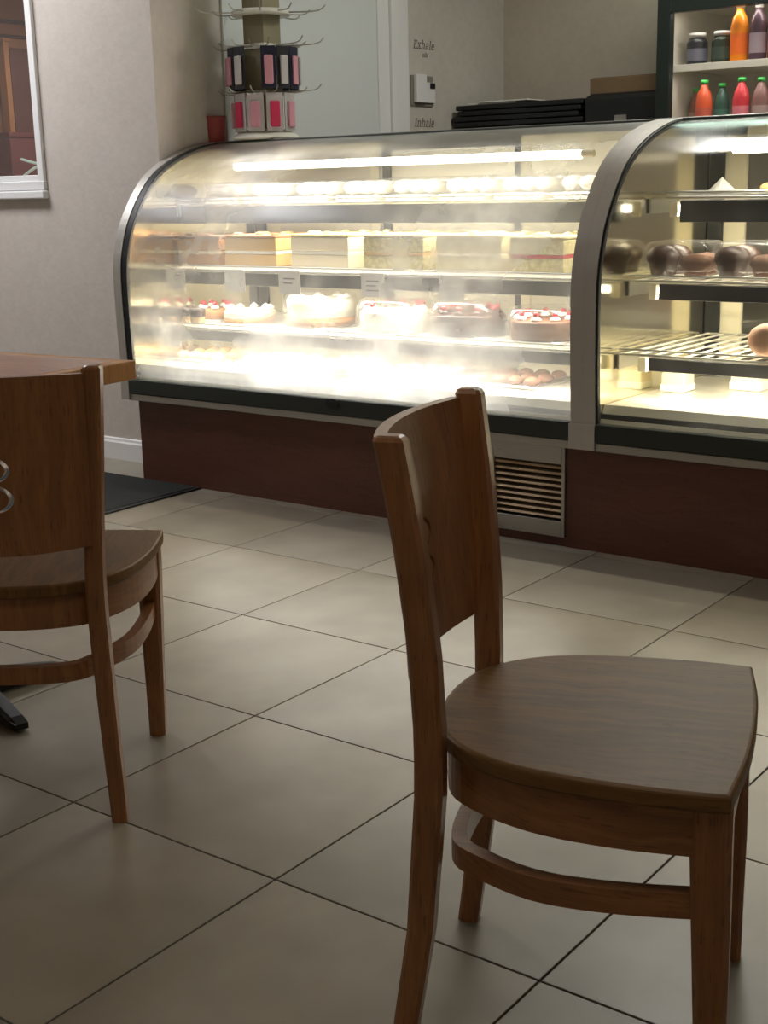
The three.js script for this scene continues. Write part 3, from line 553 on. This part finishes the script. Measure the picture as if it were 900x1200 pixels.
  tall('juice_bottle', 'orange-red drink bottle with green cap on the lower fridge shelf', 827, 4.22, 1.287, c(0xe2603a), c(0xd0604a, 0.5), green, 1.1);
  tall('juice_bottle', 'dark teal drink bottle with green cap on the lower fridge shelf', 848, 4.25, 1.287, c(0x2f5548), c(0x38685a, 0.5), green, 1.02);
  tall('juice_bottle', 'bright red drink bottle with green cap on the lower fridge shelf', 871, 4.22, 1.287, c(0xd23a44), c(0xe07a84, 0.5), green, 1.1);
  tall('juice_bottle', 'dull pink drink bottle with green cap beside the bright red bottle', 894, 4.23, 1.287, c(0x8a6460), c(0xa8908c, 0.5), green, 1.08);
  tall('juice_bottle', 'brownish drink bottle with green cap beside the fridge liner', 818, 4.33, 1.287, c(0x8a5a48), c(0x9a7a6a, 0.5), green, 0.98);
}

// ---------------------------------------------------------------- back counter and what lies on it
{
  const g = thing('back_counter', 'tall dark cabinet against the back wall beside the fridge', 'cabinet', [-1.5, 0, 4.25]);
  part('cabinet', box(-2.03, -0.88, 0, 1.26, 4.25, 4.78, 0.004), M.laminate, g, W); part('worktop', box(-2.035, -0.87, 1.261, 1.29, 4.23, 4.785, 0.004), M.black, g, W);
  for (const [a, b] of [[-2.02, -1.46], [-1.45, -0.89]]) part('cabinet_door', box(a, b, 0.1, 1.24, 4.235, 4.249, 0.003), M.laminate, g, W);
  const s = thing('tray_stack', 'stack of black plastic trays on the dark back cabinet', 'tray stack', [-1.6, 1.2905, 4.45]);
  for (let k = 0; k < 7; k++) part('tray', box(-0.44 + 0.012 * (k * 3 % 4), 0.30 - 0.012 * (k * 5 % 3), k * 0.027, k * 0.027 + 0.024, -0.16, 0.2, 0.006), M.black, s);
  const p = thing('paper_sheaf', 'loose white papers on the black tray stack', 'papers', [-1.83, 1.4775, 4.4]);
  part('sheet', box(-0.13, 0.15, 0, 0.008, -0.08, 0.1, 0.001), M.paper, p); part('sheet', box(-0.06, 0.22, 0.0085, 0.014, -0.09, 0.08, 0.001), M.paper, p);
  const m = thing('black_case', 'low black padded case beside the tray stack', 'case', [-1.09, 1.2905, 4.45]);
  part('shell', box(-0.2, 0.2, 0, 0.2, -0.18, 0.18, 0.03), M.black, m); part('latch', box(-0.03, 0.03, 0.07, 0.1, -0.188, -0.181, 0.002), M.steel, m);
  const b = thing('cardboard_box', 'flat brown cardboard box on the low black case', 'box', [-1.09, 1.491, 4.46]);
  part('carton', box(-0.19, 0.17, 0, 0.07, -0.14, 0.14, 0.003), M.cardboard, b); part('flap', box(-0.18, 0.16, 0.0705, 0.074, -0.13, 0.13, 0.001), M.cardboard, b);
}

// ---------------------------------------------------------------- spinner rack on the case, with cards and pouches
{
  const c = atDepth(312, 160, 2.64), cx = c[0], g = thing('spinner_rack', 'white countertop spinner rack with wire hooks on the fogged display case', 'display rack', [cx, 1.2875, 2.64]);
  const white = std(0xdedcd0, 0.45), tan = std(0x8d8468, 0.6), y0 = 1.2875;
  part('base', lathe([[0, 0], [0.13, 0], [0.13, 0.012], [0.10, 0.034], [0.06, 0.042], [0, 0.042]], 32), white, g);
  part('column', box(-0.052, 0.052, 0.0425, 0.80, -0.052, 0.052, 0.004), tan, g);
  const lev = [[0.215, 'low'], [0.395, 'mid'], [0.54, 'top']];
  part('disc', lathe([[0.075, 0.462], [0.112, 0.462], [0.114, 0.469], [0.112, 0.482], [0.075, 0.482]], 32), white, g);
  part('collar', [box(-0.06, 0.06, 0.338, 0.358, -0.06, 0.06, 0.003)], white, g); part('collar', [box(-0.06, 0.06, 0.165, 0.185, -0.06, 0.06, 0.003)], white, g);
  const navy = std(0x24263a, 0.35), pinkW = std(0xc98f9c, 0.5), charcoal = std(0x2c2c30, 0.35), hot = std(0xc02a52, 0.4), clear = std(0xb9b4b2, 0.3);
  const hookAt = (y, a, L0) => { const L = Math.min(L0, Math.cos(a) < -0.05 ? (cx - X_S - 0.02) / -Math.cos(a) : 9), ca = Math.cos(a), sa = Math.sin(a); part('hook', tube([[0.05 * ca, y, 0.05 * sa], [0.10 * ca, y, 0.10 * sa], [(L - 0.02) * ca, y + 0.002, (L - 0.02) * sa], [L * ca, y + 0.018, L * sa]], 0.0028, 12, 5), M.wireSteel, g); };
  const hang = (name, label, cat, grp, y, a, r, w, h, m1, m2) => {
    const o = thing(name, label, cat, [cx + r * Math.cos(a), y0 + y - h - 0.006, 2.64 + r * Math.sin(a)], a - Math.PI / 2, grp);
    part('card', box(-w / 2, w / 2, 0, h, -0.002, 0.002, 0.001), m1, o); part('blister', box(-w * 0.3, w * 0.3, h * 0.1, h * 0.78, 0.0022, 0.014, 0.005), m2, o); part('blister', box(-w * 0.3, w * 0.3, h * 0.1, h * 0.78, -0.014, -0.0022, 0.005), m2, o);
  };
  const NAVY = 'navy blister card with pink insert on the upper hooks of the spinner', CHAR = 'charcoal blister card with pale insert on the upper hooks of the spinner';
  for (let k = 0; k < 14; k++) {
    const a = k * Math.PI / 7 + 0.2, nv = k % 3 !== 1;
    hookAt(0.348, a, k % 7 === 0 || k % 7 === 6 ? 0.27 : 0.17);
    if (k !== 11) hang('blister_card', nv ? NAVY : CHAR, 'card', 'dark blister cards on the spinner', 0.348, a, 0.134, 0.057, 0.155, nv ? navy : charcoal, nv ? pinkW : clear);
    if (k % 2 && k !== 11) hang('blister_card', nv ? NAVY : CHAR, 'card', 'dark blister cards on the spinner', 0.348, a, 0.098, 0.05, 0.155, nv ? navy : charcoal, nv ? pinkW : clear);
  }
  for (let k = 0; k < 10; k++) {
    const a = k * Math.PI / 5 + 0.1; hookAt(0.178, a, k % 5 === 0 ? 0.27 : 0.17); hookAt(0.472, a + 0.3, k % 2 ? 0.2 : 0.26);
    if (k > 3 || k === 0) hang('pouch', k % 2 ? 'clear pouch with hot pink insert on the lower hooks of the spinner' : 'clear pouch with pale pink insert on the lower hooks of the spinner', 'pouch', 'pouches on the spinner', 0.178, a, 0.118, 0.066, 0.142, clear, k % 2 ? hot : pinkW);
  }
  const q = atDepth(253, 160, 2.6), r = thing('red_cup', 'dull red plastic cup on the display case beside the spinner', 'cup', [q[0], 1.2875, 2.6]);
  part('cup', lathe([[0, 0], [0.036, 0], [0.042, 0.085], [0.042, 0.092], [0.039, 0.092], [0.034, 0.01], [0, 0.01]], 24), std(0xb0504c, 0.5), r); part('rim', lathe([[0.041, 0.0925], [0.045, 0.0925], [0.045, 0.1], [0.041, 0.1]], 24), std(0xa04844, 0.5), r);
}

// ---------------------------------------------------------------- lettering and switch box on the return wall
{
  const word = (text, small) => { const c = document.createElement('canvas'); c.width = 256; c.height = 160; const x = c.getContext('2d'); x.fillStyle = '#000'; x.fillRect(0, 0, 256, 160); x.fillStyle = '#fff'; x.font = 'italic 70px serif'; x.textAlign = 'center'; x.fillText(text, 128, 84); x.font = 'italic 36px serif'; if (small) x.fillText(small, 140, 130); return new THREE.CanvasTexture(c); };
  const decal = (px, py, text, small, label) => { const p = atX(px, py, X_S); const g = new THREE.PlaneGeometry(0.2, 0.125); g.rotateY(Math.PI / 2); g.translate(0.0015, 0, 0);
    const m = part(numbered('wall_lettering'), g, std(0x55524a, 0.7, { alphaMap: word(text, small), transparent: true }), scene); m.position.set(p[0], p[1], -p[2]); meta(m, label, 'lettering', 'script lettering on the wall'); };
  decal(496, 57, 'Exhale', 'oils', 'dark script lettering on the wall above the switch box');
  decal(497, 148, 'Inhale', '', 'dark script lettering on the wall below the switch box');
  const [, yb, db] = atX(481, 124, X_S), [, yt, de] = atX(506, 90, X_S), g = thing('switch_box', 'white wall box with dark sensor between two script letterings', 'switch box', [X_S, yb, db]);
  part('shadow_plate', box(X_S, X_S + 0.008, yb, yt, db, de, 0.002), std(0x8a867c, 0.6), g, W); part('cover', box(X_S + 0.0085, X_S + 0.03, yb + 0.016, yt + 0.004, db + 0.016, db + 0.10, 0.004), M.whitePaint, g, W);  // grey plate showing at left and bottom paints the shadow of the cover
  part('side_cover', box(X_S + 0.0085, X_S + 0.02, yb + 0.016, yt - 0.03, db + 0.102, de, 0.003), M.whitePaint, g, W); part('sensor', box(X_S + 0.0205, X_S + 0.026, yt - 0.058, yt - 0.032, de - 0.045, de - 0.006, 0.002), M.black, g, W);
}

// ---------------------------------------------------------------- things in the room behind the window
{
  const span = (a, b, x) => { const p = atX(a, 100, x)[2], q = atX(b, 100, x)[2]; return [Math.min(p, q), Math.max(p, q)]; }, hy = (py, x) => atX(25, py, x)[1];
  const mar = std(0x5a2a2e, 0.6), xc = -4.1, [c0, c1] = span(6, 60, xc), ch = hy(155, xc);
  const g = thing('maroon_cabinet', 'dark maroon cabinet seen through the window', 'cabinet', [-4.3, 0, (c0 + c1) / 2]);
  part('body', box(-4.55, xc, 0, ch - 0.025, c0, c1, 0.006), mar, g, W); part('cabinet_top', box(-4.56, xc + 0.01, ch - 0.0245, ch, c0 - 0.01, c1 + 0.01, 0.004), mar, g, W);
  const tan = std(0xa57850, 0.7), [p0, p1] = span(8, 14, -4.62), p = thing('tan_post', 'tan wooden post seen through the window', 'post', [-4.62, 0, p0]);
  part('shaft', box(-4.68, -4.62, 0, hy(50, -4.62), p0, p1, 0.004), tan, p, W); part('cap', box(-4.69, -4.61, hy(50, -4.62) + 0.0005, hy(46, -4.62), p0 - 0.01, p1 + 0.01, 0.004), tan, p, W);
  const [q0, q1] = span(14.6, 36, -4.64), q = thing('dark_panel', 'dark maroon-brown door-like panel behind the window glass', 'panel', [-4.66, 0, (q0 + q1) / 2]);
  part('panel', box(-4.66, -4.64, 0.02, hy(58, -4.64), q0, q1, 0.003), std(0x5c3836, 0.6), q, W); part('panel_frame', box(-4.69, -4.661, 0, hy(56, -4.64), q0, q1 + 0.02, 0.003), std(0x6e4638, 0.6), q, W);
  const s = thing('wire_stand', 'pale green wire stand inside the window', 'stand', [-2.89, 1.1775, 2.37]);
  part('wire', tube([[-0.10, 0.07, 0], [0, 0.05, 0.0], [0.06, 0.052, 0]], 0.006, 12), std(0x9fb3a8, 0.5), s); part('wire', tube([[-0.09, 0.0, 0], [-0.02, 0.03, 0], [0.05, 0.05, 0]], 0.006, 12), std(0x9fb3a8, 0.5), s);
  const l = thing('added_lamp', 'added warm lamp, out of view, lighting the room behind the window', 'lamp', [-3.2, 2.2, 3.5]);  // unseen lamp, added so the room behind the pane is lit
  part('shade', lathe([[0.03, 0.14], [0.06, 0.12], [0.14, 0.0]], 24), std(0x6b5a4a, 0.6), l); part('cord', rod([0, 0.14, 0], [0, 0.5, 0], 0.004), M.black, l);
  const bulb = part('bulb', new THREE.SphereGeometry(0.04, 16, 12), std(0xffffff, 0.4, { emissive: new THREE.Color(1, 0.8, 0.55), emissiveIntensity: 4 }), l); bulb.position.y = 0.03;
  const pl = new THREE.PointLight(new THREE.Color(1, 0.88, 0.78), 4); pl.position.y = 0.03; pl.castShadow = true; pl.name = 'added_fill_light'; l.add(pl);
}

// ---------------------------------------------------------------- ceiling lights
CEILING_SPOTS.forEach(([x, d], i) => {
  const s = [1.2, 0.6, 0.9][i], t = [0.6, 0.6, 0.6][i], where = ['by the left wall', 'over the service counter', 'over the seating'][i];
  const g = thing('ceiling_light', 'flat square ceiling light panel ' + where, 'ceiling light', [x, H - 0.03, d]);
  const tint = [new THREE.Color(0.97, 0.97, 1.0), new THREE.Color(1, 0.97, 0.9), new THREE.Color(1, 0.96, 0.88)][i];
  part('frame', [box(-s / 2 - 0.02, -s / 2, 0, 0.03, -t / 2 - 0.02, t / 2 + 0.02, 0.002), box(s / 2, s / 2 + 0.02, 0, 0.03, -t / 2 - 0.02, t / 2 + 0.02, 0.002), box(-s / 2, s / 2, 0, 0.03, -t / 2 - 0.02, -t / 2, 0.002), box(-s / 2, s / 2, 0, 0.03, t / 2, t / 2 + 0.02, 0.002)], M.whitePaint, g);
  part('diffuser', box(-s / 2, s / 2, 0.006, 0.012, -t / 2, t / 2, 0), std(0xffffff, 0.5, { emissive: tint, emissiveIntensity: 1 }), g);
  const L = new THREE.RectAreaLight(tint, CEILING_POWER[i], s, t); L.position.set(0, 0.002, 0); L.rotation.x = -Math.PI / 2; L.castShadow = true; L.name = 'panel_light'; g.add(L);
});

renderer.render(scene, camera);
